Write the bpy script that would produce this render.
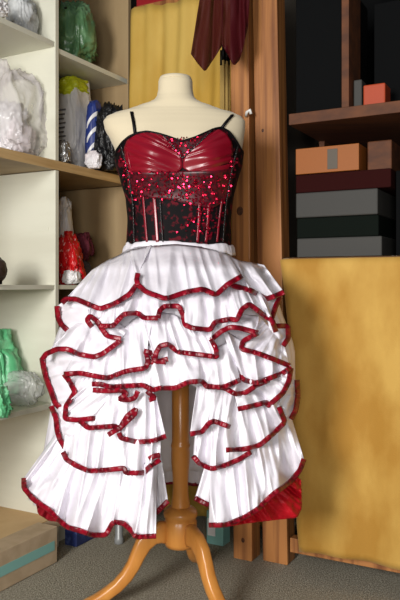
import bpy, bmesh, math, random
from mathutils import Vector, Matrix, noise

# ------------------------------------------------------------------ camera, world, lights, exposure
for o in list(bpy.data.objects):
    bpy.data.objects.remove(o, do_unlink=True)
S = bpy.context.scene
COL = S.collection
F, EYE, HOR = 700.0, 0.9, 285.0            # focal length in px (400x600 frame), eye height, horizon row
cd = bpy.data.cameras.new('camera'); cam = bpy.data.objects.new('camera', cd); COL.objects.link(cam)
cd.sensor_fit = 'AUTO'; cd.sensor_width = 36.0; cd.lens = 36.0 * F / 600.0
cd.shift_y = -(300.0 - HOR) / 600.0
cd.clip_start = 0.05
cam.location = (0, 0, EYE); cam.rotation_euler = (math.pi / 2, 0, 0)
S.camera = cam

w = bpy.data.worlds.new('world'); S.world = w; w.use_nodes = True
w.node_tree.nodes['Background'].inputs[0].default_value = (0.90, 0.94, 1.0, 1)
w.node_tree.nodes['Background'].inputs[1].default_value = 0.11

def area(name, loc, target, sx, sy, power, col):
    l = bpy.data.lights.new(name, 'AREA'); l.shape = 'RECTANGLE'; l.size = sx; l.size_y = sy
    l.energy = power; l.color = col
    o = bpy.data.objects.new(name, l); COL.objects.link(o); o.location = loc
    o.rotation_euler = (Vector(target) - Vector(loc)).to_track_quat('-Z', 'Y').to_euler()
    return o
area('window_light', (-1.35, -0.9, 1.45), (0.0, 2.1, 0.75), 0.7, 1.0, 100, (1.0, 0.98, 0.95))
area('front_fill', (-0.12, -1.5, 1.1), (-0.1, 2.1, 0.7), 0.8, 0.6, 33, (1.0, 0.97, 0.93))  # added fill from the camera side, brightens the stand column under the skirt

S.view_settings.view_transform = 'Standard'
S.view_settings.look = 'None'
S.view_settings.gamma = 1.0
S.view_settings.use_curve_mapping = False
S.view_settings.exposure = 0.0

random.seed(7)
PI = math.pi

# ------------------------------------------------------------------ materials
def srgb(r, g, b):
    f = lambda c: (c / 255 / 12.92) if c / 255 <= 0.04045 else ((c / 255 + 0.055) / 1.055) ** 2.4
    return (f(r), f(g), f(b), 1)

def mat(name, col, rough=0.6, metal=0.0, bump=None, var=None, sheen=0.0, trans=0.0, spec=0.5, alpha=1.0, aniso=0.0):
    m = bpy.data.materials.new(name); m.use_nodes = True
    nt = m.node_tree; b = nt.nodes['Principled BSDF']
    b.inputs['Base Color'].default_value = col
    b.inputs['Roughness'].default_value = rough
    b.inputs['Metallic'].default_value = metal
    b.inputs['Specular IOR Level'].default_value = spec
    b.inputs['Sheen Weight'].default_value = sheen
    b.inputs['Transmission Weight'].default_value = trans
    b.inputs['Alpha'].default_value = alpha
    tc = nt.nodes.new('ShaderNodeTexCoord')
    mp = nt.nodes.new('ShaderNodeMapping'); nt.links.new(tc.outputs['Object'], mp.inputs['Vector'])
    if var:                                   # (second colour, scale xyz, low, high)
        col2, sc, lo, hi = var
        mp.inputs['Scale'].default_value = sc
        n = nt.nodes.new('ShaderNodeTexNoise'); n.inputs['Scale'].default_value = 1.0
        n.inputs['Detail'].default_value = 5
        nt.links.new(mp.outputs[0], n.inputs['Vector'])
        r = nt.nodes.new('ShaderNodeValToRGB')
        r.color_ramp.elements[0].position = lo; r.color_ramp.elements[0].color = col
        r.color_ramp.elements[1].position = hi; r.color_ramp.elements[1].color = col2
        nt.links.new(n.outputs['Fac'], r.inputs['Fac']); nt.links.new(r.outputs[0], b.inputs['Base Color'])
    if bump:                                  # (scale, strength, distance)
        n2 = nt.nodes.new('ShaderNodeTexNoise'); n2.inputs['Scale'].default_value = bump[0]
        n2.inputs['Detail'].default_value = 4
        nt.links.new(tc.outputs['Object'], n2.inputs['Vector'])
        bp = nt.nodes.new('ShaderNodeBump'); bp.inputs['Strength'].default_value = bump[1]
        bp.inputs['Distance'].default_value = bump[2]
        nt.links.new(n2.outputs['Fac'], bp.inputs['Height']); nt.links.new(bp.outputs[0], b.inputs['Normal'])
    return m

M = {}
M['white_satin'] = mat('white_satin', srgb(232, 228, 236), 0.28, bump=(24, 0.35, 0.006), spec=0.8)
M['lining'] = mat('white_lining', srgb(222, 217, 224), 0.55, bump=(38, 0.25, 0.004))
M['ribbon'] = mat('crimson_ribbon', srgb(140, 6, 32), 0.36, bump=(48, 0.35, 0.006), spec=0.4, var=(srgb(96, 2, 20), (45, 45, 45), 0.45, 0.6))
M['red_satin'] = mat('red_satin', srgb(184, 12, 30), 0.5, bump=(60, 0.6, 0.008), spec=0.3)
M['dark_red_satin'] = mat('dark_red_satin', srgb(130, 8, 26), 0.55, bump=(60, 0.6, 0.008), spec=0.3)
M['cup_satin'] = mat('cup_satin', srgb(128, 6, 30), 0.30, spec=0.6)
M['lace'] = mat('black_lace', srgb(8, 5, 7), 0.7, var=(srgb(92, 8, 24), (62, 62, 62), 0.54, 0.62), bump=(300, 0.4, 0.002), spec=0.15)
M['black'] = mat('black_trim', srgb(9, 8, 10), 0.5, spec=0.2)
M['bead'] = mat('black_beads', srgb(30, 28, 30), 0.25, spec=0.9, bump=(500, 1.0, 0.003))
M['sequin_cloth'] = mat('sequin_cloth', srgb(84, 4, 22), 0.4, var=(srgb(30, 4, 10), (90, 90, 90), 0.45, 0.6))
M['sequin'] = mat('sequin', srgb(190, 24, 56), 0.2, metal=0.9)
M['form_cloth'] = mat('form_cloth', srgb(212, 199, 170), 0.85, bump=(600, 0.25, 0.001), sheen=0.2)
M['beech'] = mat('beech', srgb(214, 146, 70), 0.28, var=(srgb(190, 120, 52), (30, 30, 2.2), 0.35, 0.75))
M['pine'] = mat('pine', srgb(180, 120, 66), 0.5, var=(srgb(124, 74, 38), (46, 46, 1.4), 0.42, 0.66), bump=(60, 0.2, 0.002))
M['knot'] = mat('knot', srgb(92, 50, 22), 0.55, var=(srgb(54, 28, 12), (120, 120, 120), 0.4, 0.65))
M['cream_board'] = mat('cream_board', srgb(222, 221, 204), 0.5, var=(srgb(212, 210, 192), (1.5, 1.5, 8), 0.4, 0.6))
M['tan_board'] = mat('tan_board', srgb(172, 148, 110), 0.55, var=(srgb(152, 126, 90), (8, 8, 1.2), 0.35, 0.65))
M['wood_edge'] = mat('wood_edge', srgb(210, 178, 128), 0.5, var=(srgb(190, 154, 104), (6, 6, 60), 0.35, 0.65))
M['yellow_cloth'] = mat('yellow_cloth', srgb(178, 130, 46), 0.8, var=(srgb(206, 164, 80), (8, 8, 4), 0.38, 0.68), bump=(260, 0.25, 0.002), sheen=0.1)
M['yellow_back'] = mat('yellow_back', srgb(190, 150, 58), 0.8, var=(srgb(206, 172, 86), (5, 5, 3), 0.4, 0.7), bump=(260, 0.25, 0.002))
M['maroon_sheer'] = mat('maroon_sheer', srgb(68, 6, 15), 0.6, alpha=0.82, spec=0.2)
M['carpet'] = mat('carpet', srgb(138, 131, 114), 0.95, var=(srgb(184, 177, 158), (170, 170, 170), 0.40, 0.62), bump=(240, 0.9, 0.012))
M['wall'] = mat('wall_paint', srgb(70, 64, 56), 0.9, bump=(80, 0.1, 0.002))
M['card'] = mat('cardboard', srgb(190, 168, 138), 0.8, var=(srgb(178, 156, 126), (20, 20, 20), 0.4, 0.6))
M['turq'] = mat('turquoise_print', srgb(132, 184, 176), 0.6)
M['navy'] = mat('navy_card', srgb(32, 44, 92), 0.5, var=(srgb(60, 74, 120), (60, 60, 60), 0.5, 0.6))
M['chrome'] = mat('grey_metal', srgb(150, 152, 152), 0.35, metal=0.2)
M['cane'] = mat('cane', srgb(196, 164, 96), 0.5)
M['p_white'] = mat('white_plastic', srgb(232, 230, 230), 0.32, bump=(26, 0.35, 0.012))
M['p_pink'] = mat('pinkish_plastic', srgb(226, 214, 216), 0.3, var=(srgb(238, 234, 236), (14, 14, 14), 0.4, 0.6), bump=(26, 0.35, 0.012))
M['p_clear'] = mat('clear_plastic', srgb(216, 216, 212), 0.16, alpha=0.42, bump=(24, 0.5, 0.012))
M['p_grey'] = mat('grey_plastic', srgb(160, 162, 162), 0.25, bump=(26, 0.35, 0.012), var=(srgb(210, 212, 212), (16, 16, 16), 0.45, 0.6))
M['p_green'] = mat('green_plastic', srgb(98, 186, 130), 0.3, bump=(26, 0.35, 0.012), var=(srgb(140, 214, 164), (18, 18, 18), 0.45, 0.65))
M['p_dgreen'] = mat('dark_green_plastic', srgb(84, 124, 84), 0.3, bump=(26, 0.35, 0.012), var=(srgb(120, 160, 116), (18, 18, 18), 0.45, 0.65))
M['p_film'] = mat('film_plastic', srgb(240, 234, 236), 0.16, alpha=0.38, bump=(20, 0.4, 0.012))
M['p_lime'] = mat('lime_plastic', srgb(206, 214, 40), 0.35)
M['p_red'] = mat('red_plastic', srgb(206, 22, 28), 0.32, var=(srgb(236, 190, 186), (120, 120, 60), 0.60, 0.66), bump=(26, 0.35, 0.012))
M['p_black'] = mat('black_plastic', srgb(20, 20, 22), 0.35, bump=(40, 0.7, 0.02))
M['p_blue'] = mat('blue_plastic', srgb(34, 52, 120), 0.4)
M['foil'] = mat('silver_foil', srgb(190, 190, 190), 0.22, metal=0.9, bump=(40, 1.0, 0.02))
M['maroon_knit'] = mat('maroon_knit', srgb(88, 18, 36), 0.85, bump=(120, 0.5, 0.006))
M['dark_grey_cloth'] = mat('dark_grey_cloth', srgb(64, 58, 64), 0.85)
M['brown_dark'] = mat('dark_brown_leather', srgb(56, 44, 38), 0.5, bump=(60, 0.4, 0.01))
M['shelf_brown'] = mat('shelf_brown', srgb(104, 58, 26), 0.7, var=(srgb(78, 42, 20), (3, 30, 30), 0.35, 0.65))
M['orange_box'] = mat('orange_box', srgb(154, 86, 24), 0.6)
M['orange_red'] = mat('orange_red', srgb(176, 66, 28), 0.6)
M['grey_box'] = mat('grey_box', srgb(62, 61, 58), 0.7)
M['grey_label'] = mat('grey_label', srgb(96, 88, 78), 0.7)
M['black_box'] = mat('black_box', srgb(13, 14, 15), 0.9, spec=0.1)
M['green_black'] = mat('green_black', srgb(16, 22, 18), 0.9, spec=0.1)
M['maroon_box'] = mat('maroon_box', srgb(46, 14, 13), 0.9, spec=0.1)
M['red_box'] = mat('red_box', srgb(150, 18, 28), 0.5)
M['white_metal'] = mat('white_metal', srgb(226, 226, 222), 0.4)
M['print_grey'] = mat('print_grey', srgb(120, 118, 118), 0.6)

# ------------------------------------------------------------------ object helpers
def link(name, bm, m, parent=None, smooth=True, mods=None):
    me = bpy.data.meshes.new(name)
    bmesh.ops.recalc_face_normals(bm, faces=bm.faces)
    bm.to_mesh(me); bm.free()
    for p in me.polygons: p.use_smooth = smooth
    o = bpy.data.objects.new(name, me); COL.objects.link(o)
    if m: me.materials.append(m)
    if parent is not None:
        o.parent = parent
        o.matrix_parent_inverse = Matrix.Translation(parent_loc(parent)).inverted()
    return o

def parent_loc(p):
    v = Vector(p.location)
    if p.parent is not None:                  # parts have local origin at world zero
        return Vector((0, 0, 0))
    return v

def thing(name, label, cat, loc=(0, 0, 0), group=None):
    o = bpy.data.objects.new(name, None); COL.objects.link(o)
    o.location = loc; o.empty_display_size = 0.05
    o['label'] = label; o['category'] = cat
    if group: o['group'] = group
    return o

def tag(o, label, cat, group=None):
    o['label'] = label; o['category'] = cat
    if group: o['group'] = group
    return o

def structure(o):
    o['kind'] = 'structure'; return o

def solid(o, t, off=0.0):
    md = o.modifiers.new('thickness', 'SOLIDIFY'); md.thickness = t; md.offset = off
    return o

def bevel(o, wdt, seg=2):
    md = o.modifiers.new('bevel', 'BEVEL'); md.width = wdt; md.segments = seg; md.limit_method = 'ANGLE'
    return o

UX, UY = math.sin(math.radians(28.5)), math.cos(math.radians(28.5))
U = Vector((UX, UY, 0))                       # along the left shelving's front, away from the camera
V = Vector((UY, -UX, 0))                      # along the right rack's front, to the right

def obox(bm, o, e1, e2, l1, l2, z0, z1):
    """box: origin o (xy), extents l1=(a,b) along e1, l2=(a,b) along e2, z0..z1"""
    o = Vector((o[0], o[1], 0)); vs = []
    for z in (z0, z1):
        for a, b in ((l1[0], l2[0]), (l1[1], l2[0]), (l1[1], l2[1]), (l1[0], l2[1])):
            p = o + e1 * a + e2 * b; vs.append(bm.verts.new((p.x, p.y, z)))
    for f in ((0, 3, 2, 1), (4, 5, 6, 7), (0, 1, 5, 4), (1, 2, 6, 5), (2, 3, 7, 6), (3, 0, 4, 7)):
        bm.faces.new([vs[i] for i in f])

def boxo(name, m, parent, o, e1, e2, l1, l2, z0, z1, bev=0.002):
    bm = bmesh.new(); obox(bm, o, e1, e2, l1, l2, z0, z1)
    ob = link(name, bm, m, parent, smooth=False)
    if bev: bevel(ob, bev)
    return ob

def grid(bm, rows, close=False):
    vr = [[bm.verts.new(p) for p in r] for r in rows]
    for i in range(len(vr) - 1):
        n = len(vr[i])
        for j in range(n if close else n - 1):
            k = (j + 1) % n
            try: bm.faces.new((vr[i][j], vr[i][k], vr[i + 1][k], vr[i + 1][j]))
            except ValueError: pass
    return vr

def tube(bm, pts, rad, n=8, cap=True):
    pts = [Vector(p) for p in pts]; rows = []
    for i, p in enumerate(pts):
        t = (pts[min(i + 1, len(pts) - 1)] - pts[max(i - 1, 0)]).normalized()
        a = t.cross(Vector((0, 1, 0.01))).normalized(); b = t.cross(a).normalized()
        r = rad[i] if isinstance(rad, (list, tuple)) else rad
        rows.append([p + a * r * math.cos(2 * PI * k / n) + b * r * math.sin(2 * PI * k / n) for k in range(n)])
    vr = grid(bm, rows, True)
    if cap:
        bm.faces.new(vr[0]); bm.faces.new(vr[-1])

def lathe(bm, x, y, prof, n=32):
    rows = [[(x + r * math.cos(2 * PI * k / n), y + r * math.sin(2 * PI * k / n), z) for k in range(n)] for r, z in prof]
    vr = grid(bm, rows, True)
    bm.faces.new(vr[0]); bm.faces.new(vr[-1])

def lerp_tab(tab, z):
    if z >= tab[0][0]: return tab[0][1:]
    for (z0, *a), (z1, *b) in zip(tab, tab[1:]):
        if z >= z1:
            t = (z - z0) / (z1 - z0); t = t * t * (3 - 2 * t) * 0.5 + t * 0.5
            return [p + (q - p) * t for p, q in zip(a, b)]
    return tab[-1][1:]

def pix(px, py, D):
    return Vector(((px - 200) / F * D, D, EYE + (HOR - py) / F * D))

# ------------------------------------------------------------------ the setting
bm = bmesh.new(); obox(bm, (0, 0), Vector((1, 0, 0)), Vector((0, 1, 0)), (-4, 4), (-3, 5), -0.05, 0.0)
structure(link('floor', bm, M['carpet'], smooth=False))
ROT = Vector((0.114, 2.29, 0))                # a point on the front plane of the right rack
bm = bmesh.new(); obox(bm, ROT, V, -U, (-1.6, 3.0), (-0.72, -0.62), 0.0, 2.6)
structure(link('wall_back', bm, M['wall'], smooth=False))
SH = Vector((-0.49, 2.4, 0))                  # foot of the shelving's middle divider, front edge
bm = bmesh.new(); obox(bm, SH, U, -V, (-3.0, 0.85), (0.40, 0.50), 0.0, 2.6)
structure(link('wall_left', bm, M['wall'], smooth=False))

# ------------------------------------------------------------------ left shelving unit
NB = -V                                       # into the shelf
unit = thing('shelving_unit', 'tall cream board shelving unit with open bays along the left wall', 'shelves', (SH.x, SH.y, 0))
DEP = 0.35; T1 = 0.43; T0 = -0.95
def ub(name, m, l1, l2, z0, z1): return boxo(name, m, unit, SH, U, NB, l1, l2, z0, z1, 0.0012)
ub('divider_panel', M['cream_board'], (-0.009, 0.009), (0, DEP), 1.326, 2.3)
ub('divider_panel', M['cream_board'], (-0.009, 0.009), (0, DEP), 0.0, 1.293)
o = ub('end_panel', M['tan_board'], (T1, T1 + 0.02), (0, DEP), 1.326, 2.3); o['label'] = 'tan end panel'
o = ub('end_panel', M['tan_board'], (T1, T1 + 0.02), (0, DEP), 0.0, 1.293); o['label'] = 'tan end panel'
ub('end_panel', M['cream_board'], (T0 - 0.02, T0), (0, DEP), 0.0, 2.3)
ub('back_panel', M['tan_board'], (T0 - 0.02, T1 + 0.02), (DEP, DEP + 0.006), 0.0, 2.3)
deck = ub('shelf', M['tan_board'], (T0 - 0.02, T1 + 0.02), (0.002, DEP), 1.295, 1.325)
o = boxo('shelf_edging', M['wood_edge'], deck, SH, U, NB, (T0 - 0.02, T1 + 0.02), (-0.004, 0.0015), 1.294, 1.3255, 0.0008)
o['label'] = 'pale wood edging strip'
ZB1 = [(1.714, 1.732), (0.885, 0.900), (0.480, 0.497), (0.088, 0.106)]
for z0, z1 in ZB1: ub('shelf', M['cream_board' if z0 > 0.1 else 'wood_edge'], (T0, -0.009), (0.003, DEP), z0, z1)
ZB2 = [(1.698, 1.716), (0.885, 0.900), (0.480, 0.497), (0.088, 0.106)]
for z0, z1 in ZB2: ub('shelf', M['cream_board'], (0.009, T1), (0.003, DEP), z0, z1)
ub('plinth', M['cream_board'], (T0, T1), (0.03, 0.045), 0.0, 0.088)
boxo('label_holder', M['cream_board'], unit, SH, U, NB, (-0.0105, -0.009), (0.03, 0.125), 1.085, 1.098, 0)

def on_shelf(px, q):
    m_ = (px - 200) / F
    t = (-0.49 - UY * q - m_ * (2.4 + UX * q)) / (UY * m_ - UX)
    return SH + U * t + NB * q

# ------------------------------------------------------------------ crumpled bags on the shelves
def blob(name, m, parent, c, rx, ry, z0, z1, seed, crumple=0.22, pinch=0.15, boxy=0.72, sub=5, lean=0.0):
    """a slumped bag with flat bottom: centre c (xy), radii, z0..z1; pinch narrows the top"""
    bm = bmesh.new(); bmesh.ops.create_icosphere(bm, subdivisions=sub, radius=1.0)
    sd = Vector((seed * 3.17, seed * 1.31, seed * 0.77))
    for v in bm.verts:
        d = v.co.normalized()
        p = Vector([math.copysign(abs(k) ** boxy, k) for k in d])
        n1 = noise.noise(d * 1.4 + sd)
        wv = d + noise.noise_vector(d * 1.6 + sd) * 0.35
        e = Vector((wv.x * 1.5 + wv.z * 0.5, wv.y * 1.5, wv.z * 0.8 - wv.x * 0.5))
        rg = lambda q, k: max(0.0, 1 - 2.2 * abs(noise.noise(q))) ** k
        p *= 1 + crumple * (n1 * 1.3 + 0.75 * rg(e * 1.2 + sd * 2, 2.5) + 0.5 * rg(e * 2.4 + sd * 4, 3) + 0.22 * rg(e * 5 + sd, 3) - 0.55)
        h = min(1.0, max(0.0, (p.z + 1) / 2))
        k = 1 - pinch * h ** 2
        x = p.x * rx * k + lean * h; y = p.y * ry * k
        w_ = U * y + V * x
        v.co = Vector((c[0] + w_.x, c[1] + w_.y, z0 + (z1 - z0) * h))
    return link(name, bm, m, parent)

def zat(py, D): return EYE + (HOR - py) / F * D

def bag(name, label, m, px0, px1, ytop, q, z0, seed, ry=None, cat='bag', **kw):
    c = on_shelf((px0 + px1) / 2, q); D = c.y
    rx = (px1 - px0) / 2 / F * D
    ztop = zat(ytop, D)
    t = thing(name, label, cat, (c.x, c.y, z0))
    blob('bag_body', m, t, c, rx, ry or rx * 0.8, z0 + 0.001, ztop, seed, **kw)
    return t, c, D

def handles(m, parent, c, top, wd, ht):
    for sgn in (-1, 1):
        bm = bmesh.new(); rows = []
        for i in range(15):
            a = PI * i / 14
            q = c + V * (sgn * wd * 0.55 + math.cos(a) * wd * 0.32) - U * (0.012 * math.sin(a * 2 + sgn)) + Vector((0, 0, top - 0.012 + ht * math.sin(a)))
            rows.append([q + Vector((0, 0, -0.010)) + U * 0.006, q, q + Vector((0, 0, 0.006)) - U * 0.008])
        grid(bm, rows); solid(link('bag_handle', bm, m, parent), 0.0015)

def shell_strip(name, m, parent, c, rx, ry, z0, z1, a0, a1, bulge=1.03, slope=0.0):
    bm = bmesh.new(); rows = []
    for i in range(6):
        z = z0 + (z1 - z0) * i / 5
        rows.append([Vector((c[0], c[1], z + slope * math.sin(a))) + (V * rx * math.sin(a) + -U * ry * math.cos(a)) * bulge
                     for a in [a0 + (a1 - a0) * k / 10 for k in range(11)]])
    grid(bm, rows); o = link(name, bm, m, parent); solid(o, 0.003); return o

# bay one, top shelf
bag('plastic_bag', 'crumpled grey see-through plastic bag on the top left shelf', M['p_grey'], 4, 36, -6, 0.10, 1.732, 3)
bag('plastic_bag', 'white plastic bag at the left frame edge on the top left shelf', M['p_white'], -20, 8, 0, 0.03, 1.732, 5)
# bay one, second shelf
t, c, D = bag('plastic_bag', 'large pinkish white plastic bag filling the second shelf at upper left', M['p_film'], -34, 50, 64, 0.155, 1.3255, 11, ry=0.12, pinch=0.3, crumple=0.2)
blob('bag_contents', M['p_white'], t, c - V * 0.03, 0.085, 0.08, 1.328, 1.54, 19, crumple=0.35)
blob('bag_contents', M['p_pink'], t, c + V * 0.05 - U * 0.02, 0.05, 0.06, 1.328, 1.46, 20, crumple=0.3)
# bay one, third shelf
t, c, D = bag('work_boot', 'dark brown leather shoe toe poking into frame on the left middle shelf', M['brown_dark'], -34, 7, 254, 0.05, 0.90, 21, cat='shoe', crumple=0.06, boxy=0.8)
shell_strip('sole', M['black'], t, c, 0.062, 0.05, 0.902, 0.915, -1.6, 1.6, 1.02)
# bay one, fourth shelf
bag('plastic_bag', 'bright green plastic bag bulging at the back of the lower left shelf', M['p_green'], -34, 19, 329, 0.20, 0.497, 31, pinch=0.25, crumple=0.22)
bag('plastic_bag', 'crumpled clear plastic bag lying on the lower left shelf', M['p_clear'], -2, 45, 371, 0.075, 0.497, 37, ry=0.045, crumple=0.24)
bag('plastic_bag', 'small green plastic bag at the front edge of the lower left shelf', M['p_green'], -26, 12, 384, 0.0, 0.497, 41, ry=0.04, crumple=0.22, pinch=0.2)
# bay two, top shelf
t, c, D = bag('carrier_bag', 'dark green plastic carrier bag with black print on the upper right bay shelf', M['p_dgreen'], 55, 94, 2, 0.10, 1.716, 47, pinch=0.25, ry=0.08)
handles(M['p_dgreen'], t, c, zat(6, D), 0.04, 0.02)
shell_strip('printed_band', M['black'], t, c, 0.058, 0.062, 1.90, 1.925, -0.9, 0.5, 1.0)
# bay two, second shelf
t, c, D = bag('carrier_bag', 'white carrier bag with lime green top and grey printed panel', M['p_white'], 57, 91, 80, 0.13, 1.3255, 53, ry=0.07, pinch=0.05, crumple=0.10, boxy=0.6)
blob('bag_top', M['p_lime'], t, c - V * 0.004 - U * 0.006, 0.062, 0.072, 1.615, 1.69, 59, crumple=0.2)
bmx = bmesh.new()
for i in range(9):
    z = 1.42 + i * 0.0165
    obox(bmx, c - U * 0.0745, V, U, (-0.016, 0.012 + 0.004 * (i % 3)), (-0.001, 0.001), z, z + 0.006)
link('printed_panel', bmx, M['print_grey'], t, smooth=False)
bag('foil_packet', 'crumpled silver foil packet in front of the lime topped carrier bag', M['foil'], 58, 70, 141, 0.02, 1.3255, 61, ry=0.02, cat='packet')
t, c, D = bag('carrier_bag', 'navy blue carrier bag with white diagonal stripes', M['p_blue'], 88, 102, 101, 0.03, 1.3255, 67, ry=0.035, crumple=0.10, boxy=0.5)
for k in range(3):
    shell_strip('white_stripe', M['p_white'], t, c, 0.0245, 0.037, 1.39 + k * 0.055, 1.407 + k * 0.055, -1.2, 1.2, 1.02, 0.035)
bag('plastic_bag', 'little white plastic bundle at the shelf edge under the navy striped bag', M['p_pink'], 84, 102, 151, -0.005, 1.3255, 71, ry=0.02)
bag('plastic_bag', 'shiny black plastic bag behind the left shoulder of the dress form', M['p_black'], 95, 126, 103, -0.03, 1.3255, 73, ry=0.05, pinch=0.2, crumple=0.2)
# bay two, third shelf
bag('plastic_bag', 'white plastic bag standing behind the red bag on the middle shelf', M['p_white'], 56, 73, 197, 0.14, 0.90, 79, ry=0.05, pinch=0.4)
t, c, D = bag('carrier_bag', 'bright red carrier bag with white script print on the middle shelf', M['p_red'], 57, 86, 231, 0.05, 0.90, 83, ry=0.05, pinch=0.55, crumple=0.34, lean=-0.012)
blob('bag_lining', M['p_white'], t, c + V * 0.03 - U * 0.035, 0.03, 0.03, 0.902, 0.955, 89, crumple=0.2)
blob('bag_flap', M['p_red'], t, c + V * 0.03 - U * 0.02, 0.026, 0.03, 0.955, 1.085, 90, crumple=0.25, pinch=0.6, lean=-0.03)
t, c, D = bag('folded_garment', 'folded maroon and grey knitwear lying behind the red bag', M['maroon_knit'], 70, 93, 232, 0.085, 0.99, 97, ry=0.035, cat='garment', crumple=0.2)
blob('grey_layer', M['dark_grey_cloth'], t, c - V * 0.006, 0.04, 0.036, 0.90, 0.998, 98, crumple=0.12)
# bay two, lower shelf
bag('plastic_bag', 'dark brown bag in the shaded lower bay beside the ruffles', M['brown_dark'], 57, 80, 296, 0.10, 0.497, 101, ry=0.05)

# ------------------------------------------------------------------ cartons and bits on the floor
cb = thing('cardboard_box', 'long low cardboard box with turquoise band on the carpet at lower left', 'box', (-0.62, 2.15, 0))
p0 = SH
boxo('carton', M['card'], cb, p0, U, NB, (-0.62, -0.10), (-0.085, -0.005), 0.0015, 0.118, 0.002)
o = boxo('printed_band', M['turq'], cb, p0, U, NB, (-0.60, -0.115), (-0.0865, -0.0845), 0.045, 0.075, 0); o['label'] = 'turquoise printed band'
boxo('flap', M['card'], cb, p0, U, NB, (-0.11, 0.02), (-0.03, -0.027), 0.085, 0.118, 0)
o = boxo('flat_pack', M['navy'], None, SH, U, V, (0.03, 0.17), (0.008, 0.06), 0.001, 0.055, 0.003)
tag(o, 'small navy blue printed box on the carpet under the left hem', 'box')
bm = bmesh.new(); lathe(bm, (119 - 200) / F * 2.44, 2.44, [(0.014, 0.0), (0.016, 0.002), (0.016, 0.02), (0.0135, 0.024), (0.0135, 0.55), (0.012, 0.552)], 20)
tag(link('metal_tube', bm, M['chrome']), 'upright grey metal tube standing behind the left hem', 'pole')
tb = thing('carton', 'turquoise and cream carton on the floor behind the dress beside the pine post', 'box', ((218 - 200) / F * 2.44, 2.44, 0))
boxo('carton_body', M['turq'], tb, pix(218, 285, 2.44), V, U, (-0.035, 0.03), (-0.02, 0.035), 0.0, 0.115, 0.002)
boxo('label_panel', M['p_white'], tb, pix(218, 285, 2.44), V, U, (-0.03, 0.0), (-0.0215, -0.0195), 0.03, 0.09, 0)

# ------------------------------------------------------------------ timber posts and rack on the right
def post(label, xt, xb, wd, D, knots):
    t = thing('timber_post', label, 'post', ((xb - 200) / F * D, D, 0))
    bm = bmesh.new(); rows = []
    for i in range(9):
        z = 2.45 * i / 8; py = HOR - (z - EYE) * F / D
        xc = xt + (xb - xt) * (py / 560.0)
        c = Vector(((xc - 200) / F * D, D, z))
        rows.append([c + V * a + U * b for a, b in ((-wd / 2, 0), (wd / 2, 0), (wd / 2, 0.07), (-wd / 2, 0.07))])
    vr = grid(bm, rows, True); bm.faces.new(vr[0]); bm.faces.new(vr[-1])
    bevel(link('beam', bm, M['pine'], t, smooth=False), 0.003)
    for kx, ky, r in knots:
        c = Vector(((kx - 200) / F * D, D, zat(ky, D)))
        bm = bmesh.new(); ring = []
        c0 = ((xt + (xb - xt) * ky / 560.0) - 200) / F * D
        c = Vector((c0, D, c.z)) + V * ((kx - (xt + (xb - xt) * ky / 560.0)) / F * D / V.x)
        for rr, dd in ((r, 0.0008), (r * 0.6, 0.0012)):
            ring.append([c - U * dd + V * rr * math.cos(a) * 0.9 + Vector((0, 0, rr * math.sin(a) * 1.15)) for a in [2 * PI * k / 14 for k in range(14)]])
        vr = grid(bm, ring, True); bm.faces.new(vr[1])
        link('knot', bm, M['knot'], t)
    return t
post('rough pine post nearest the dress, its foot left of the other post', 239, 242.5, 0.066, 2.29, [(240, 211, 0.013), (236, 160, 0.004), (243, 540, 0.007)])
t = post('wider pine post beside the right rack, leaning slightly', 264.5, 275, 0.086, 2.265, [(263, 130, 0.005), (270, 410, 0.008)])
bm = bmesh.new(); tube(bm, [pix(246, 116, 2.27), pix(247, 112, 2.255), pix(250, 110, 2.25), pix(251, 114, 2.25)], 0.005, 8)
tag(link('cup_hook', bm, M['white_metal']), 'small white hook screwed to the pine post at shoulder height', 'hook')

rack = thing('storage_rack', 'brown timber storage rack on the right, lower half behind yellow cloth', 'rack', (0.45, 2.2, 0))
RO = ROT + V * 0.162                            # left end of the rack at the front plane
def rb(name, m, l1, l2, z0, z1, parent=None): return boxo(name, m, parent or rack, RO, V, U, l1, l2, z0, z1, 0.0015)
rb('shelf_board', M['shelf_brown'], (0.022, 1.3), (0.01, 0.55), 1.405, 1.44)
rb('shelf_board', M['shelf_brown'], (0.022, 1.3), (0.01, 0.55), 0.955, 0.985)
rb('bottom_rail', M['pine'], (0.024, 1.3), (0.015, 0.05), 0.055, 0.10)
rb('upright', M['shelf_brown'], (0.022, 0.042), (0.30, 0.55), 0.0, 2.4)
rb('upright', M['shelf_brown'], (0.192, 0.215), (0.012, 0.14), 1.44, 2.4)
rb('upright', M['shelf_brown'], (1.28, 1.3), (0.01, 0.55), 0.0, 2.4)
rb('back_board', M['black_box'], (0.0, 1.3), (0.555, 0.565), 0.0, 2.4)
rb('top_board', M['shelf_brown'], (0.022, 1.3), (0.01, 0.55), 2.38, 2.40)

def item(name, label, cat, m, l1, l2, z0, z1, bev=0.004):
    return tag(boxo(name, m, None, RO, V, U, l1, l2, z0, z1, bev), label, cat)
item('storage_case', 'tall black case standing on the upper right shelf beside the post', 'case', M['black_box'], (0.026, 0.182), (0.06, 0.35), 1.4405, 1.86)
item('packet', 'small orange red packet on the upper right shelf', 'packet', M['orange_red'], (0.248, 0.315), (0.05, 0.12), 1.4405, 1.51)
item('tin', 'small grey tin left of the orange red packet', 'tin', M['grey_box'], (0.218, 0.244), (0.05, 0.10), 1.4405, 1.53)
item('storage_case', 'black case behind the orange red packet on the upper right shelf', 'case', M['black_box'], (0.25, 0.62), (0.17, 0.5), 1.4405, 1.80)
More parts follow.
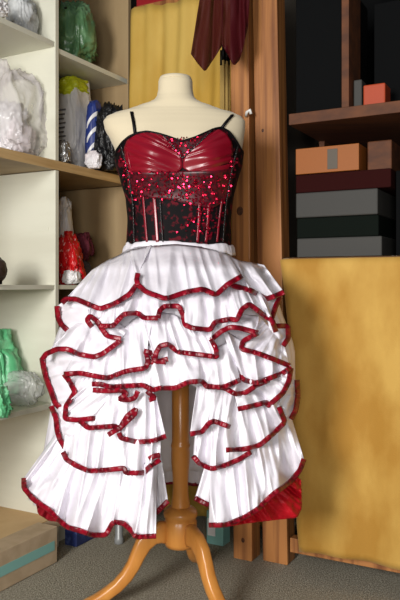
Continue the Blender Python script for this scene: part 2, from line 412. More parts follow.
# stack under the shelf
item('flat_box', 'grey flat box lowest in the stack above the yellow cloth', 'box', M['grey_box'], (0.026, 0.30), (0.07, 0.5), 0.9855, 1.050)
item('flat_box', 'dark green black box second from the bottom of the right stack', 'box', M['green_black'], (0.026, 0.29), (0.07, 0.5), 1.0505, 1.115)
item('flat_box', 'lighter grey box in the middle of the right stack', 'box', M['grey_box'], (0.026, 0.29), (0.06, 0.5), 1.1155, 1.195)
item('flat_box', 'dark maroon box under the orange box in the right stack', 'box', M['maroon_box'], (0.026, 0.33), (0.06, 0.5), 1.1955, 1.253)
ob = thing('orange_carton', 'orange box with grey label topmost of the right stack', 'box', tuple(RO + V * 0.13))
rb('carton_body', M['orange_box'], (0.03, 0.235), (0.05, 0.45), 1.2535, 1.335, ob)
rb('label_panel', M['grey_label'], (0.135, 0.168), (0.0485, 0.0505), 1.262, 1.325, ob)
item('flat_box', 'brown box right of the orange box on the right rack', 'box', M['shelf_brown'], (0.25, 0.325), (0.09, 0.45), 1.2535, 1.345)
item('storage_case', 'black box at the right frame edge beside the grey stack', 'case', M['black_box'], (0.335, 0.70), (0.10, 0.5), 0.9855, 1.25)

# yellow cloth in front of the rack
bm = bmesh.new(); rows = []
for i in range(46):
    v = i / 45; r = []
    for j in range(61):
        s = j / 60 * 1.25
        z = 0.978 * (1 - v) + (0.082 + 0.012 * s + 0.006 * math.sin(s * 14)) * v
        wv = 0.010 * (0.25 + v) * math.sin(s * 17 + 0.8 * math.sin(v * 3)) + 0.006 * math.sin(s * 41 + v * 2) * v
        wv += 0.010 * noise.noise(Vector((s * 4, v * 3, 2)))
        x0 = 0.004 + 0.008 * math.sin(v * 5) + 0.078 * v
        p = RO + V * (x0 + s * (1 - x0 / 1.25)) - U * (0.018 + 0.012 * v + wv)
        r.append((p.x, p.y, z))
    rows.append(r)
rows.insert(0, [tuple(RO + V * (j / 60 * 1.25) + U * 0.05 + Vector((0, 0, 0.9885))) for j in range(61)])
grid(bm, rows)
solid(tag(link('hanging_cloth', bm, M['yellow_cloth']), 'mottled yellow cloth hanging over the lower right rack', 'cloth'), 0.002)

# ------------------------------------------------------------------ back: rail, yellow curtain, scarf, canes
BO = ROT - V * 0.47 + U * 0.22
bmr = bmesh.new(); obox(bmr, BO, V, U, (-0.09, 0.53), (0.02, 0.075), 1.955, 2.0)
bevel(tag(link('timber_rail', bmr, M['pine'], smooth=False), 'pine rail across the top behind the dress form', 'rail'), 0.003)
o = boxo('red_case', M['red_box'], None, BO, V, U, (-0.08, 0.09), (0.025, 0.07), 2.0005, 2.10, 0.004)
tag(o, 'dark red box on the rail above the yellow curtain', 'box')
bm = bmesh.new(); rows = []
for i in range(50):
    v = i / 49; r = []
    for j in range(71):
        s = j / 70 * 0.61
        z = 1.975 - (1.975 - 0.04) * v
        wv = 0.012 * math.sin(s * 34 + 0.7 * math.sin(v * 5)) * (0.35 + 0.9 * min(1, v * 3)) + 0.007 * math.sin(s * 83 + v * 4)
        wv += 0.010 * noise.noise(Vector((s * 6, v * 8, 5)))
        p = BO + V * (-0.085 + s) - U * (0.006 + wv)
        r.append((p.x, p.y, z + 0.006 * math.sin(s * 25) * (1 - v)))
    rows.append(r)
grid(bm, rows)
solid(tag(link('curtain', bm, M['yellow_back']), 'yellow curtain hanging behind the dress form', 'curtain'), 0.002)

def drape(bm, top, hem, D0, D1, lam, amp, n=30, mrows=22):
    T = resample(top, n); H = resample(hem, n); rows = []
    for i in range(mrows):
        v = i / (mrows - 1)
        rows.append([pix(a[0] + (b[0] - a[0]) * v, a[1] + (b[1] - a[1]) * v,
                     D0 + (D1 - D0) * v + amp * math.sin(j * lam) * (0.3 + v) + 0.01 * noise.noise(Vector((j * .2, v * 3, 1)))) for j, (a, b) in enumerate(zip(T, H))])
    grid(bm, rows)

def resample(pl, n, smooth=True):
    P = [Vector((p[0], p[1])) for p in pl]
    if smooth and len(P) > 2:
        Q = [P[0]]
        for a, b in zip(P, P[1:]):
            Q.append(a * 0.87 + b * 0.13); Q.append(a * 0.13 + b * 0.87)
        Q.append(P[-1]); P = Q
    L = [0]
    for a, b in zip(P, P[1:]): L.append(L[-1] + (b - a).length)
    out = []; k = 0
    for i in range(n):
        s = L[-1] * i / (n - 1)
        while k < len(L) - 2 and L[k + 1] < s: k += 1
        t = (s - L[k]) / max(1e-9, L[k + 1] - L[k])
        out.append(P[k].lerp(P[k + 1], min(1, t)))
    return out

bm = bmesh.new()
drape(bm, [(203, -22), (212, -24), (224, -24)], [(191, 54), (198, 64), (205, 72), (213, 60), (222, 46)], 2.22, 2.19, 0.42, 0.010)
drape(bm, [(222, -24), (236, -24), (251, -22)], [(222, 44), (227, 54), (234, 66), (240, 60), (248, 26)], 2.20, 2.17, 0.5, 0.008)
solid(tag(link('scarf', bm, M['maroon_sheer']), 'sheer maroon scarf hanging over the rail and pine post', 'scarf'), 0.0015)

for k, (dx, dy, h) in enumerate([(-0.013, 0.0, 1.717), (-0.0065, -0.010, 1.732), (0.0, 0.0, 1.722), (0.0065, -0.010, 1.729), (0.013, 0.0, 1.717)]):
    X0 = (225 - 200) / F * 2.50 + dx; Y0 = 2.50 + dy
    lab = ['leftmost', 'second from the left', 'middle', 'second from the right', 'rightmost'][k]
    ca = thing('garden_cane', 'thin pale cane with black tip, %s of the bundle beside the post' % lab, 'cane', (X0, Y0, 0), 'canes bundled beside the pine post')
    bm = bmesh.new(); tube(bm, [(X0, Y0, 0.0), (X0, Y0 - 0.02, 0.9), (X0 - 0.002, Y0 - 0.06, h - 0.05)], 0.0044, 8)
    link('stick', bm, M['cane'], ca)
    bm = bmesh.new(); tube(bm, [(X0 - 0.002, Y0 - 0.06, h - 0.052), (X0 - 0.002, Y0 - 0.063, h)], 0.005, 8)
    link('tip', bm, M['black'], ca)

# ------------------------------------------------------------------ dress form
CX, CY = (180.5 - 200) / F * 2.0, 2.0
form = thing('dress_form', 'cream cloth dressmaker form on a turned beech tripod stand', 'mannequin', (CX, CY, 0))
Y2Z = lambda y: EYE + (HOR - y) / 350.0
# rows: image row at the form's distance, centre px, half width px, front depth, back depth
TF = [(78, 175.5, 10, .030, .030), (79.5, 175.5, 15, .042, .042), (82, 175.5, 17, .046, .046), (90, 175.5, 17.2, .048, .048),
      (97, 175.5, 18.5, .050, .050), (101, 175.5, 21.5, .053, .055), (104, 175.3, 27, .055, .060), (107, 175, 37, .056, .066), (111, 174.6, 48, .058, .072),
      (114, 174.3, 60, .062, .078), (117.5, 174.2, 67.5, .067, .082), (122, 174.3, 70.8, .074, .086), (130, 175, 70, .086, .09), (140, 177, 66.5, .098, .095),
      (150, 178.5, 63.5, .106, .098), (165, 179, 61.5, .108, .098), (180, 179, 56.5, .102, .095), (200, 179.5, 51.5, .092, .09),
      (220, 179.3, 49.5, .09, .09), (245, 179, 50.5, .094, .10), (275, 179, 56, .10, .11), (300, 179, 50, .09, .10), (306, 179, 30, .06, .06)]
TT = [(Y2Z(y), (c - 200) / 350.0, hw / 350.0, f, b) for y, c, hw, f, b in TF]
def bump(X, Z):
    s = 0
    for xb in (-0.135, 0.030):
        s += 0.034 * math.exp(-((X - xb) / 0.058) ** 2 - ((Z - 1.235) / 0.062) ** 2)
    return s
def tsec(Z, th, off):
    c, a, f, b = lerp_tab(TT, Z)
    s, k = math.sin(th), math.cos(th)
    e = 0.86
    X = c + (a + off) * math.copysign(abs(s) ** e, s)
    if k >= 0: Y = CY - (f + off) * abs(k) ** e - bump(X, Z) * k ** 0.5
    else: Y = CY + (b + off) * abs(k) ** e
    return Vector((X, Y, Z))
def tmap(px, py, off):
    D = 1.88
    for _ in range(14):
        X = (px - 200) / F * D; Z = EYE + (HOR - py) / F * D
        c, a, f, b = lerp_tab(TT, Z)
        r = min(1.0, abs(X - c) / (a + off)) ** (1 / 0.86)
        k = math.sqrt(max(0, 1 - r * r))
        Dn = CY - (f + off) * k ** 0.86 - bump(X, Z) * k ** 0.5
        D = 0.5 * D + 0.5 * Dn
    return Vector(((px - 200) / F * D, D, EYE + (HOR - py) / F * D))

bm = bmesh.new(); rows = []
for i in range(len(TT) - 1):
    for s in range(3):
        z = TT[i][0] + (TT[i + 1][0] - TT[i][0]) * s / 3
        rows.append([tsec(z, 2 * PI * k / 72, 0) for k in range(72)])
vr = grid(bm, rows, True); bm.faces.new(vr[0]); bm.faces.new(vr[-1])
link('torso', bm, M['form_cloth'], form)
bm = bmesh.new()
NCX = (175.5 - 200) / 350
rows = [[(NCX + r * math.cos(2 * PI * k / 40), CY + r * math.sin(2 * PI * k / 40), z) for k in range(40)] for r, z in
        [(0.0465, 1.482), (0.0475, 1.485), (0.044, 1.4925), (0.03, 1.4955), (0.004, 1.4965)]]
vr = grid(bm, rows, True); bm.faces.new(vr[0]); bm.faces.new(vr[-1])
link('neck_cap', bm, M['form_cloth'], form)

P2 = lambda hw, y: (hw / 350.0, Y2Z(y))
bm = bmesh.new()
lathe(bm, CX, CY, [P2(8.6, 300), P2(8.6, 440), P2(8.9, 443), P2(9.6, 444.5), P2(9.6, 446.5), P2(9.0, 447.5), P2(9.4, 452), P2(9.2, 462), P2(8.0, 476), P2(7.6, 484), P2(8.2, 496), P2(9.6, 505), P2(10.2, 508)], 32)
link('pole', bm, M['beech'], form)
bm = bmesh.new()
lathe(bm, CX, CY, [P2(10, 506), P2(13, 507.5), P2(16.2, 510), P2(17.2, 513), P2(16.6, 516), P2(15.2, 518), P2(15.6, 519.5), P2(16.4, 521), P2(16.4, 541), P2(15, 545), P2(8, 546)], 36)
link('hub', bm, M['beech'], form)
# cabriole legs
LEG = [(0.035, .196, .040), (0.060, .200, .038), (0.085, .192, .034), (0.108, .170, .030), (0.123, .142, .026), (0.136, .114, .0235), (0.155, .086, .0225),
       (0.182, .060, .021), (0.212, .041, .020), (0.240, .0275, .018), (0.262, .0195, .0165), (0.276, .0155, .0135)]
for az in (75, -35, -168):
    a = math.radians(az); d = Vector((-math.sin(a), -math.cos(a), 0)); sd = Vector((d.y, -d.x, 0))
    bm = bmesh.new(); rows = []
    for i, (r, z, th) in enumerate(LEG):
        r0, z0, _ = LEG[max(0, i - 1)]; r1, z1, _ = LEG[min(len(LEG) - 1, i + 1)]
        tg = Vector((r1 - r0, z1 - z0)).normalized(); nm = Vector((-tg.y, tg.x))
        wd = 0.0155 + 0.003 * (i / 11)
        row = []
        for k in range(16):
            q = 2 * PI * k / 16; cu, su = math.cos(q), math.sin(q)
            cu = math.copysign(abs(cu) ** 0.55, cu); su = math.copysign(abs(su) ** 0.55, su)
            rr = r + nm.x * th * 0.8 * cu; zz = max(0.001, z + nm.y * th * 0.8 * cu)
            p = Vector((CX, CY, zz)) + d * rr + sd * wd * su
            row.append(p)
        rows.append(row)
    vr = grid(bm, rows, True); bm.faces.new(vr[0]); bm.faces.new(vr[-1])
    link('leg', bm, M['beech'], form)

# ------------------------------------------------------------------ the dress
dress = thing('dress', 'crimson and black corset dress with white ruffled skirt edged in red ribbon', 'dress', (CX, CY, 0.2))

# --- bodice
NECK = [(108, 160), (114, 156), (117, 149), (122, 142), (129, 136), (137, 132.5), (147, 131), (158, 133), (168, 136), (182, 141), (195, 137), (206, 132), (214, 128.5), (221, 127), (229, 131), (236, 140), (241, 149), (247, 154)]
def necky(px):
    if px <= NECK[0][0]: return NECK[0][1]
    for (x0, y0), (x1, y1) in zip(NECK, NECK[1:]):
        if px <= x1: return y0 + (y1 - y0) * (px - x0) / (x1 - x0)
    return NECK[-1][1]
def neckz(th, off):
    if math.cos(th) < 0.0: return 1.255
    Z = 1.25
    for _ in range(8):
        p = tsec(Z, th, off); px = 200 + F * p.x / p.y
        Z = 0.5 * Z + 0.5 * (EYE + (HOR - necky(px)) / F * p.y)
    return Z
bm = bmesh.new(); cols = []
N = 120
for k in range(N):
    th = 2 * PI * k / N - PI; zt = neckz(th, 0.004); cols.append([tsec(zt + (1.0 - zt) * (i / 30), th, 0.004) for i in range(31)])
rows = [[cols[k][i] for k in range(N)] for i in range(31)]
grid(bm, rows, True)
bod = solid(link('bodice', bm, M['lace'], dress), 0.002, 1.0)
bod['label'] = 'black lace corset bodice'

def sheet(mapper, top, hem, ot, oh, lam, amp, seed, nv=14, dens=0.9, power=0.8, namp=0.0, plain=False, bulge=0.0):
    """ruled cloth between two curves laid on the body, fluted with folds that open towards the hem"""
    Lh = sum((Vector(a) - Vector(b)).length for a, b in zip(hem, hem[1:]))
    Lt = sum((Vector(a) - Vector(b)).length for a, b in zip(top, top[1:]))
    n = max(8, int(max(Lh, Lt) * dens)); T = resample(top, n); H = resample(hem, n)
    rng = random.Random(seed); ph = rng.random() * 6; ph2 = rng.random() * 6
    rows = []; hemoff = []
    for i in range(nv):
        v = i / (nv - 1); r = []
        for j in range(n):
            s = Lh * j / (n - 1)
            rip = 1.3 * noise.noise(Vector((s / (lam * 0.95), seed * 1.7, v * 0.5)))
            rip += 0.9 * (0.5 - 2.2 * abs(noise.noise(Vector((s / (lam * 0.85) + 31, seed * 2.3, v * 0.6)))))
            rip += 0.14 * noise.noise(Vector((s / 4.5, seed * 0.9, v * 1.6)))
            if plain: rip = 0.55 * rip + 0.6 * math.sin(2 * PI * (s + 5 * noise.noise(Vector((s / 14, seed, v)))) / lam + ph)
            off = ot + (oh - ot) * v ** power + bulge * math.sin(PI * v ** 0.8) + amp * (1.55 if plain or lam < 10 else 3.3) * (0.25 + 0.75 * v ** 0.7) * rip
            if namp: off += namp * noise.noise(Vector((s / 9.0, v * 3, seed))) * (4 * v * (1 - v) + 0.15)
            p = T[j].lerp(H[j], v)
            # folds also swing sideways, so the hem line waves a little
            r.append(mapper(p.x, p.y, off))
            if i == nv - 1: hemoff.append((H[j], off))
        rows.append(r)
    bm = bmesh.new(); grid(bm, rows)
    return bm, hemoff

def band(mapper, pts, offs, half, lift, tilt=0.0):
    """a flat ribbon following pts (px) on the body"""
    n = len(pts); rows = []
    for i in range(n):
        a = pts[max(0, i - 1)]; b = pts[min(n - 1, i + 1)]
        t = (b - a); t = t.normalized() if t.length > 1e-6 else Vector((1, 0)); nm = Vector((-t.y, t.x))
        rows.append([mapper((pts[i] + nm * half * k).x, (pts[i] + nm * half * k).y, offs[i] + lift * (1 - 0.06 * k * k)) for k in (-1, -0.4, 0.4, 1)])
    bm = bmesh.new(); grid(bm, rows); return bm

def line_band(name, m, pl, off, half, parent, n=None, thick=0.002, mapper=tmap):
    L = sum((Vector(a) - Vector(b)).length for a, b in zip(pl, pl[1:]))
    P = resample(pl, n or max(8, int(L / 2)))
    return solid(link(name, band(mapper, P, [off] * len(P), half, 0.001), m, parent), thick)

# satin cups with pleats
for k, (outer, inner) in enumerate([
    ([(161, 135), (148, 132), (137, 134), (127, 140), (124, 148), (125, 160), (130, 172)], [(168, 140), (175, 149), (181, 157), (182, 163), (182, 168), (178, 172), (165, 174)]),
    ([(211, 133), (219, 129), (227, 134), (232, 142), (233, 153), (231, 165), (226, 172)], [(206, 137), (195, 147), (184, 158), (183, 163), (183, 168), (188, 171), (200, 173)])]):
    bm, _ = sheet(tmap, inner, outer, 0.009, 0.0085, 9.5, 0.0024, 40 + k, nv=26, dens=1.4, plain=True)
    o = solid(link('cup', bm, M['cup_satin'], dress), 0.0015); o['label'] = 'pleated crimson satin cup'
# sequinned band and gusset
bm, _ = sheet(tmap, [(126, 171), (150, 173), (182, 171), (213, 171), (233, 168)], [(129, 194), (150, 198), (172, 200), (195, 206), (214, 208), (231, 196)], 0.0105, 0.0085, 14, 0.0002, 50)
sq = solid(link('sequin_band', bm, M['sequin_cloth'], dress), 0.0015); sq['label'] = 'dark red sequinned band'
bm, _ = sheet(tmap, [(164, 136), (172, 138), (182, 142), (195, 139), (210, 131)], [(174, 147), (178, 152), (182, 158), (190, 151), (200, 142)], 0.0085, 0.0085, 14, 0.0002, 51)
solid(link('gusset', bm, M['sequin_cloth'], dress), 0.0015)
bm = bmesh.new(); rng = random.Random(5)
cnt = 0
while cnt < 760:
    z = rng.random()
    if z < 0.62:
        px = rng.uniform(128, 231); py = rng.uniform(171, 200) + (4 if px > 185 else 0)
        if rng.random() > 0.35 + 0.65 * math.exp(-((px - 185) / 34) ** 2): continue
    elif z < 0.74:
        px = rng.uniform(166, 206); py = rng.uniform(137, 156)
        if abs(px - 182) > (158 - py) * 1.2: continue
    elif z < 0.86:
        px = rng.gauss(203, 9); py = rng.uniform(198, 236)
    else:
        px = rng.choice([rng.uniform(116, 127), rng.uniform(229, 240)]); py = rng.uniform(158, 200)
    lo = 116 + max(0, py - 160) * 0.26; hi = 241 - max(0, py - 160) * 0.24
    if px < lo + 3 or px > hi - 3: continue
    c = tmap(px, py, 0.0125); r = rng.uniform(0.0018, 0.0029)
    nrm = (Vector((0.1, -1, 0.15)) + Vector((rng.gauss(0, .26), 0, rng.gauss(0, .26)))).normalized()
    a = nrm.cross(Vector((0, 0, 1))).normalized(); b = nrm.cross(a)
    vs = [bm.verts.new(c + a * r * math.cos(2 * PI * q / 7) + b * r * math.sin(2 * PI * q / 7)) for q in range(7)]
    bm.faces.new(vs); cnt += 1
o = solid(link('sequins', bm, M['sequin'], dress, smooth=False), 0.0004); o['kind'] = 'stuff'; o['label'] = 'scattered glittering red sequins'
# boning and bead trims
for pl, h in (([(143, 196), (145, 220), (147, 242)], 1.0), ([(154, 197), (156, 220), (157.5, 242)], 1.5), ([(200, 200), (199, 222), (197.5, 242)], 1.3), ([(209, 204), (208, 222), (206, 242)], 1.2), ([(222, 200), (219, 222), (217, 242)], 0.8), ([(131, 172), (128, 158), (126, 146)], 0.9)):
    o = line_band('boning_strip', M['cup_satin'], pl, 0.0085, h, dress, thick=0.003); o['label'] = 'crimson satin boning strip'
for pl in ([(163, 135), (172, 145), (182, 158)], [(182, 158), (196, 146), (212, 130)], [(121, 146), (128, 172), (133, 205), (134, 242)],
           [(238, 146), (231, 175), (226, 205), (223, 242)], [(160, 199), (161, 220), (163, 242)]):
    line_band('bead_trim', M['bead'], pl, 0.0105, 0.55, dress, thick=0.002)
line_band('neckline_trim', M['black'], [(x, y + 0.3) for x, y in NECK[1:-1]], 0.006, 0.7, dress, n=90, thick=0.003)
# straps over the shoulders
for fr, (bx, hx) in (([(135, 133), (133.5, 122), (131.5, 112)], (131, 0)), ([(221.5, 128), (227, 121), (232, 115.5)], (234, 0))):
    pts = [tmap(x, y, 0.004) for x, y in fr]
    X = pts[-1].x
    Zs = pts[-1].z
    pts += [Vector((X + (0.0), CY - 0.03, Zs + 0.010)), Vector((X, CY + 0.02, Zs + 0.008)), Vector((X, CY + 0.07, Zs - 0.012)), Vector((X * 0.9 - 0.005, CY + 0.1, 1.30)), Vector((X * 0.85 - 0.008, CY + 0.106, 1.245))]
    bm = bmesh.new(); rows = []
    for i, p in enumerate(pts):
        rows.append([p + Vector((-0.0045, 0, 0)), p + Vector((0.0045, 0, 0))])
    grid(bm, rows); o = solid(link('strap', bm, M['black'], dress), 0.0025); o['label'] = 'thin black shoulder strap'

# --- skirt body
SCX = (174 - 200) / 350.0
SK = [(1.05, .138, .108, .105), (1.02, .142, .114, .11), (.985, .185, .150, .13), (.943, .250, .195, .16), (.857, .326, .250, .19), (.714, .372, .272, .21), (.571, .372, .272, .22),
      (.429, .392, .275, .22), (.343, .435, .285, .23), (.16, .44, .285, .23)]
def skmap(px, py, off):
    D = 1.8
    for _ in range(16):
        X = (px - 200) / F * D; Z = EYE + (HOR - py) / F * D
        a, f, b = lerp_tab(SK, Z)
        r = (X - SCX) / (a + off)
        Dn = CY - (f + off) * math.sqrt(max(0.0, 1 - r * r))
        D = 0.5 * D + 0.5 * Dn
    return Vector(((px - 200) / F * D, D, EYE + (HOR - py) / F * D))
def ssec(Z, th, off):
    a, f, b = lerp_tab(SK, Z)
    k = math.cos(th)
    sx = 1.0
    if math.sin(th) > 0: sx = 1 - 0.15 * min(1, max(0, (0.60 - Z) / 0.22))
    return Vector((SCX + (a + off) * sx * math.sin(th), CY - ((f if k > 0 else b) + off) * k, Z))

# underskirt carrying the ruffles, cut away short at the front
bm = bmesh.new(); cols = []
for j in range(181):
    th = -PI + 2 * PI * j / 180; dg = math.degrees(th)
    g = 1 / (1 + math.exp((abs(dg - 3) - 13) / 1.6))
    zb = 0.31 * (1 - g) + 0.655 * g if abs(dg) < 100 else 0.31
    cols.append([ssec(1.005 + (zb - 1.005) * i / 26, th, -0.012 - 0.018 * abs(math.sin(th)) ** 4 + 0.006 * math.sin(th * 34 + math.sin(i * .3)) * (i / 26)) for i in range(27)])
grid(bm, [[c[i] for c in cols] for i in range(27)])
o = solid(link('underskirt', bm, M['white_satin'], dress), 0.001)

bm = bmesh.new(); rows = []
for i, (dz, do) in enumerate(((-0.020, 0.004), (-0.012, 0.005), (-0.002, 0.005), (0.006, 0.003), (0.008, 0.0), (0.004, -0.003))):
    rows.append([tsec(1.006 + dz + 0.010 * noise.noise(Vector((math.sin(a) * 4, math.cos(a) * 4, 3))) + (0.007 if math.cos(a) > 0 else 0) * math.exp(-((math.sin(a) + 0.25) / 0.45) ** 2), a, 0.006 + do + 0.005 * noise.noise(Vector((math.sin(a) * 9, math.cos(a) * 9, i * .3)))) for a in [2 * PI * k / 120 for k in range(120)]])
grid(bm, rows, True)
solid(link('waistband', bm, M['white_satin'], dress), 0.001)
# back tiers, out of sight of the photograph's camera but part of the skirt
def back_tier(zt, zh, ot, oh, seed, a0=96, a1=264):
    n = 170; rows = []
    for i in range(12):
        v = i / 11; r = []
        for j in range(n):
            th = math.radians(a0 + (a1 - a0) * j / (n - 1))
            rip = math.sin(th * 46 + seed) + 0.4 * math.sin(th * 81 + seed * 2)
            q = ssec(zt + (zh - zt) * v + 0.008 * math.sin(th * 9 + seed) * v, th, ot + (oh - ot) * v + 0.007 * rip * (0.2 + 0.8 * v))
            q.x = SCX + (q.x - SCX) * (0.78 if q.x > SCX else 0.84); r.append(q)
        rows.append(r)
    bm = bmesh.new(); grid(bm, rows); ru = link('ruffle', bm, M['white_satin'], dress); solid(ru, 0.0012)
    bm = bmesh.new(); last = [Vector(p) for p in rows[-1]]
    grid(bm, [[p + Vector((0, 0, 0.012)) for p in last], last])
    solid(link('ribbon_trim', bm, M['ribbon'], ru), 0.004)
for args in ((1.0, .84, .0, .03, 1), (.87, .70, .0, .03, 2), (.73, .56, .0, .03, 3), (.59, .42, .0, .03, 4), (.44, .25, .0, .03, 5)):
    back_tier(*args)

def ruffle(hem, top, ot=0.006, oh=0.045, lam=13.0, amp=0.0065, extra=(), trim=True, m='white_satin', half=2.5, name='ruffle', label=None, nv=14, trimhem=None):
    ruffle.k += 1
    bm, ho = sheet(skmap, top, hem, ot, oh, lam, amp, ruffle.k, nv=nv + 6, namp=0.008, dens=1.2, bulge=0.004)
    o = solid(link(name, bm, M[m], dress), 0.0012)
    if label: o['label'] = label
    if trim:
        P = [h[0] for h in ho]; O = [h[1] for h in ho]
        solid(link('ribbon_trim', band(skmap, P, O, half, 0.008), M['ribbon'], o), 0.0018)
    for pl, off in extra:
        P = resample(pl, max(6, int(sum((Vector(a) - Vector(b)).length for a, b in zip(pl, pl[1:])))))
        solid(link('ribbon_trim', band(skmap, P, [off + 0.003 * math.sin(i * .5) for i in range(len(P))], half, 0.009), M['ribbon'], o), 0.0018)
    return o
ruffle.k = 0

# tier one, below the waist
ruffle([(62, 303), (66, 299), (76, 299), (88, 304), (100, 309), (116, 303), (130, 294), (137, 284), (137.5, 274)], [(92, 270), (106, 261), (128, 251), (152, 245)], 0.0, 0.05, lam=17)
ruffle([(136, 283), (146, 292), (166, 299), (186, 292), (203, 289), (216, 295), (228, 284), (242, 276)], [(130, 250), (150, 246), (175, 244), (195, 246), (215, 250), (229, 256)], 0.004, 0.062, lam=15, amp=0.007, extra=[([(138, 285), (136.5, 280), (138, 273)], 0.066)])
ruffle([(229, 283), (234, 286), (250, 290), (266, 299), (275, 296), (284, 292)], [(216, 251), (228, 255), (240, 261), (254, 263), (264, 265)], 0.0, 0.038, lam=15)
ruffle([(57, 306), (58, 318), (61, 324), (67, 330)], [(66, 300), (80, 303), (94, 310), (100, 322)], 0.03, 0.02, lam=12, amp=0.003, m='lining')
ruffle([(280, 297), (275, 308), (272, 318)], [(268, 298), (262, 304), (260, 314)], 0.02, 0.022, lam=12, amp=0.003)
# tier two
ruffle([(92, 327), (87, 320), (90, 316), (96, 320), (100, 326), (113, 326), (119, 319), (124, 314), (138, 313), (144, 318), (158, 318)], [(86, 303), (96, 305), (110, 300), (126, 290), (140, 286), (158, 292)], 0.01, 0.056)
ruffle([(158, 318), (160, 310), (165, 306), (179, 306), (183, 315), (185, 325), (192, 328), (210, 330), (215, 322), (230, 319), (237, 320), (242, 309), (249, 304), (256, 309), (266, 317), (272, 320), (276, 332)],
       [(152, 290), (165, 294), (185, 288), (203, 284), (216, 290), (230, 281), (245, 284), (258, 290), (266, 298)], 0.01, 0.056)
ruffle([(274, 326), (288, 326), (288.5, 338), (283, 346)], [(266, 316), (268, 322), (270, 332), (274, 340)], 0.022, 0.026, lam=10, amp=0.003)
ruffle([(97, 321), (102, 329), (107, 336), (121, 339)], [(106, 314), (113, 318), (120, 324), (128, 330)], 0.02, 0.05, amp=0.003)
# tier three
ruffle([(42, 360), (46, 354), (57, 349), (68, 349), (78, 354), (94, 357), (102, 354), (112, 347), (121, 340)], [(68, 328), (76, 322), (88, 320), (100, 326), (110, 332), (120, 334)], 0.012, 0.058, lam=19)
ruffle([(42, 358), (44, 370), (47, 381), (52, 394), (55, 403), (62, 410), (66, 418)], [(60, 350), (74, 356), (84, 362), (86, 378), (84, 392), (80, 405), (76, 414)], 0.022, 0.020, lam=16, amp=0.004)
ruffle([(64, 374), (80, 373), (100, 377), (108, 378), (126, 371), (146, 368), (148, 361), (146, 351)], [(76, 352), (92, 354), (104, 348), (118, 334), (134, 318), (154, 312)], 0.014, 0.056)
ruffle([(149, 362), (156, 362), (168, 359)], [(146, 345), (156, 344), (168, 345)], 0.02, 0.046, amp=0.002, extra=[([(144, 351), (152, 353), (155, 361), (166, 362)], 0.05)])
ruffle([(155, 359), (156, 353), (160, 346), (168, 344), (178, 352), (186, 353), (202, 355), (217, 357), (216, 349), (211, 339)], [(140, 314), (158, 312), (175, 314), (190, 326), (205, 326), (213, 324)], 0.014, 0.058)
ruffle([(211, 340), (220, 332), (230, 327), (240, 328), (258, 333)], [(214, 322), (222, 318), (232, 316), (242, 314), (258, 316)], 0.02, 0.054, amp=0.004)
ruffle([(258, 333), (243, 341), (241, 349), (257, 353), (273, 359), (290, 366)], [(258, 314), (262, 318), (268, 324), (274, 330), (280, 338), (285, 346)], 0.016, 0.050, amp=0.005)
# tier four, the short front hem
ruffle([(64, 374), (70, 382), (75, 392), (70, 400), (66, 406), (65, 419), (78, 420), (95, 418)], [(78, 370), (90, 374), (100, 378), (108, 384), (110, 390), (110, 396), (108, 400)], 0.03, 0.040, lam=15, amp=0.005)
ruffle([(92, 384), (100, 384), (110, 387), (125, 386), (143, 385), (153, 390), (160, 388), (176, 388), (188, 382), (202, 381), (207, 387), (224, 387), (240, 380)], [(92, 364), (108, 368), (126, 362), (146, 352), (160, 340), (178, 344), (195, 348), (215, 348), (232, 340)], 0.014, 0.054, amp=0.008,
       extra=[([(93, 390), (108, 391), (121, 390), (127, 394), (119, 399), (128, 400), (135, 398), (138, 391)], 0.045), ([(147, 391), (155, 398), (149, 400)], 0.045)])
ruffle([(236, 372), (244, 380), (256, 383), (270, 378), (283, 373), (291, 367)], [(222, 328), (240, 340), (255, 346), (270, 352), (282, 358), (290, 362)], 0.018, 0.048, amp=0.008)
ruffle([(207, 386), (225, 388), (235, 394), (245, 393), (257, 385), (269, 380)], [(210, 365), (228, 368), (240, 372), (250, 372), (258, 372), (268, 370)], 0.018, 0.040)
# left long side
ruffle([(80, 421), (88, 428), (102, 427), (115, 426), (120, 430)], [(84, 384), (95, 384), (108, 384), (120, 388), (128, 392)], 0.012, 0.044,
       extra=[([(119, 430), (127, 416), (136, 409), (135, 414), (121, 427), (108, 435)], 0.05)])
ruffle([(119, 433), (121, 438), (137, 442), (153, 441), (166, 436)], [(124, 386), (134, 384), (144, 384), (152, 388), (157, 398)], 0.010, 0.046, lam=11)
ruffle([(51, 406), (56, 418), (57, 430), (60, 440), (66, 449)], [(64, 404), (72, 414), (80, 422), (86, 432), (90, 442)], 0.018, 0.018, amp=0.004)
ruffle([(63, 452), (67, 460), (77, 466), (89, 471), (107, 470), (124, 468), (126, 473), (144, 473), (150, 466), (160, 460)], [(68, 410), (82, 414), (98, 416), (112, 418), (124, 428), (140, 430), (150, 432), (161, 432)], 0.010, 0.044, extra=[([(149, 459), (154, 456), (160, 455)], 0.03)])
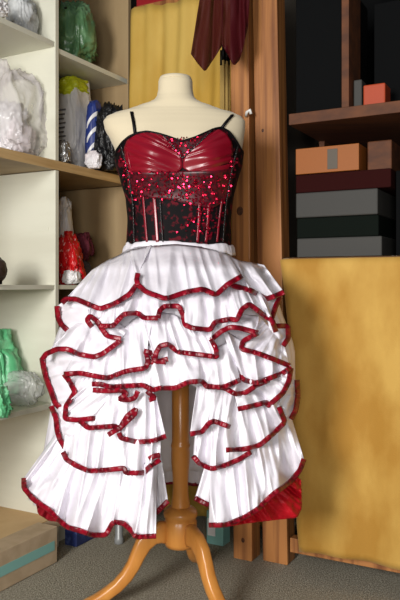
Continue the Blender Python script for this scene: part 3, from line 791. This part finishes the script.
ruffle([(24, 478), (24, 488), (33, 499), (49, 510), (59, 520), (67, 527), (81, 531), (92, 535), (106, 535), (113, 522), (123, 523), (130, 529), (136, 537), (156, 536)],
       [(57, 432), (63, 444), (68, 454), (80, 460), (95, 464), (110, 464), (125, 466), (140, 466), (157, 456)], 0.008, 0.040, lam=19, amp=0.012, nv=20)
ruffle([(156, 513), (161, 508), (168, 501)], [(148, 462), (156, 458), (161, 454)], -0.02, -0.005, amp=0.004)
# right long side
ruffle([(190, 434), (202, 432), (209, 423), (214, 421), (230, 427)], [(197, 386), (206, 384), (214, 384), (224, 386), (236, 388)], 0.010, 0.044, lam=11)
ruffle([(238, 409), (252, 406), (267, 402), (268, 406), (275, 400), (283, 393), (289, 381), (291, 368)], [(232, 384), (246, 384), (258, 380), (266, 376), (274, 371), (280, 367), (285, 364)], 0.012, 0.045)
ruffle([(226, 450), (245, 449), (260, 445), (273, 434), (285, 422), (279, 407)], [(222, 390), (238, 396), (254, 394), (266, 394), (274, 392), (280, 390)], 0.008, 0.046, lam=15, amp=0.008)
ruffle([(193, 456), (200, 464), (212, 469), (226, 465), (240, 459), (251, 452)], [(196, 424), (206, 418), (216, 414), (226, 416), (238, 420), (250, 430)], 0.008, 0.042, lam=12)
ruffle([(291, 419), (296, 410), (298, 395), (297, 380)], [(278, 425), (278, 408), (282, 392), (287, 378)], 0.01, 0.012, amp=0.004)
ruffle([(209, 525), (226, 525), (245, 517), (258, 509), (272, 495), (291, 481), (300, 470), (304, 459)], [(210, 460), (226, 456), (240, 450), (252, 444), (262, 438), (272, 430), (282, 420), (291, 416)], 0.008, 0.042, lam=17, amp=0.012, nv=20)
ruffle([(195, 498), (202, 502), (209, 505)], [(206, 462), (212, 462), (218, 462)], -0.01, 0.0, amp=0.003)
# red petticoat showing under the hem
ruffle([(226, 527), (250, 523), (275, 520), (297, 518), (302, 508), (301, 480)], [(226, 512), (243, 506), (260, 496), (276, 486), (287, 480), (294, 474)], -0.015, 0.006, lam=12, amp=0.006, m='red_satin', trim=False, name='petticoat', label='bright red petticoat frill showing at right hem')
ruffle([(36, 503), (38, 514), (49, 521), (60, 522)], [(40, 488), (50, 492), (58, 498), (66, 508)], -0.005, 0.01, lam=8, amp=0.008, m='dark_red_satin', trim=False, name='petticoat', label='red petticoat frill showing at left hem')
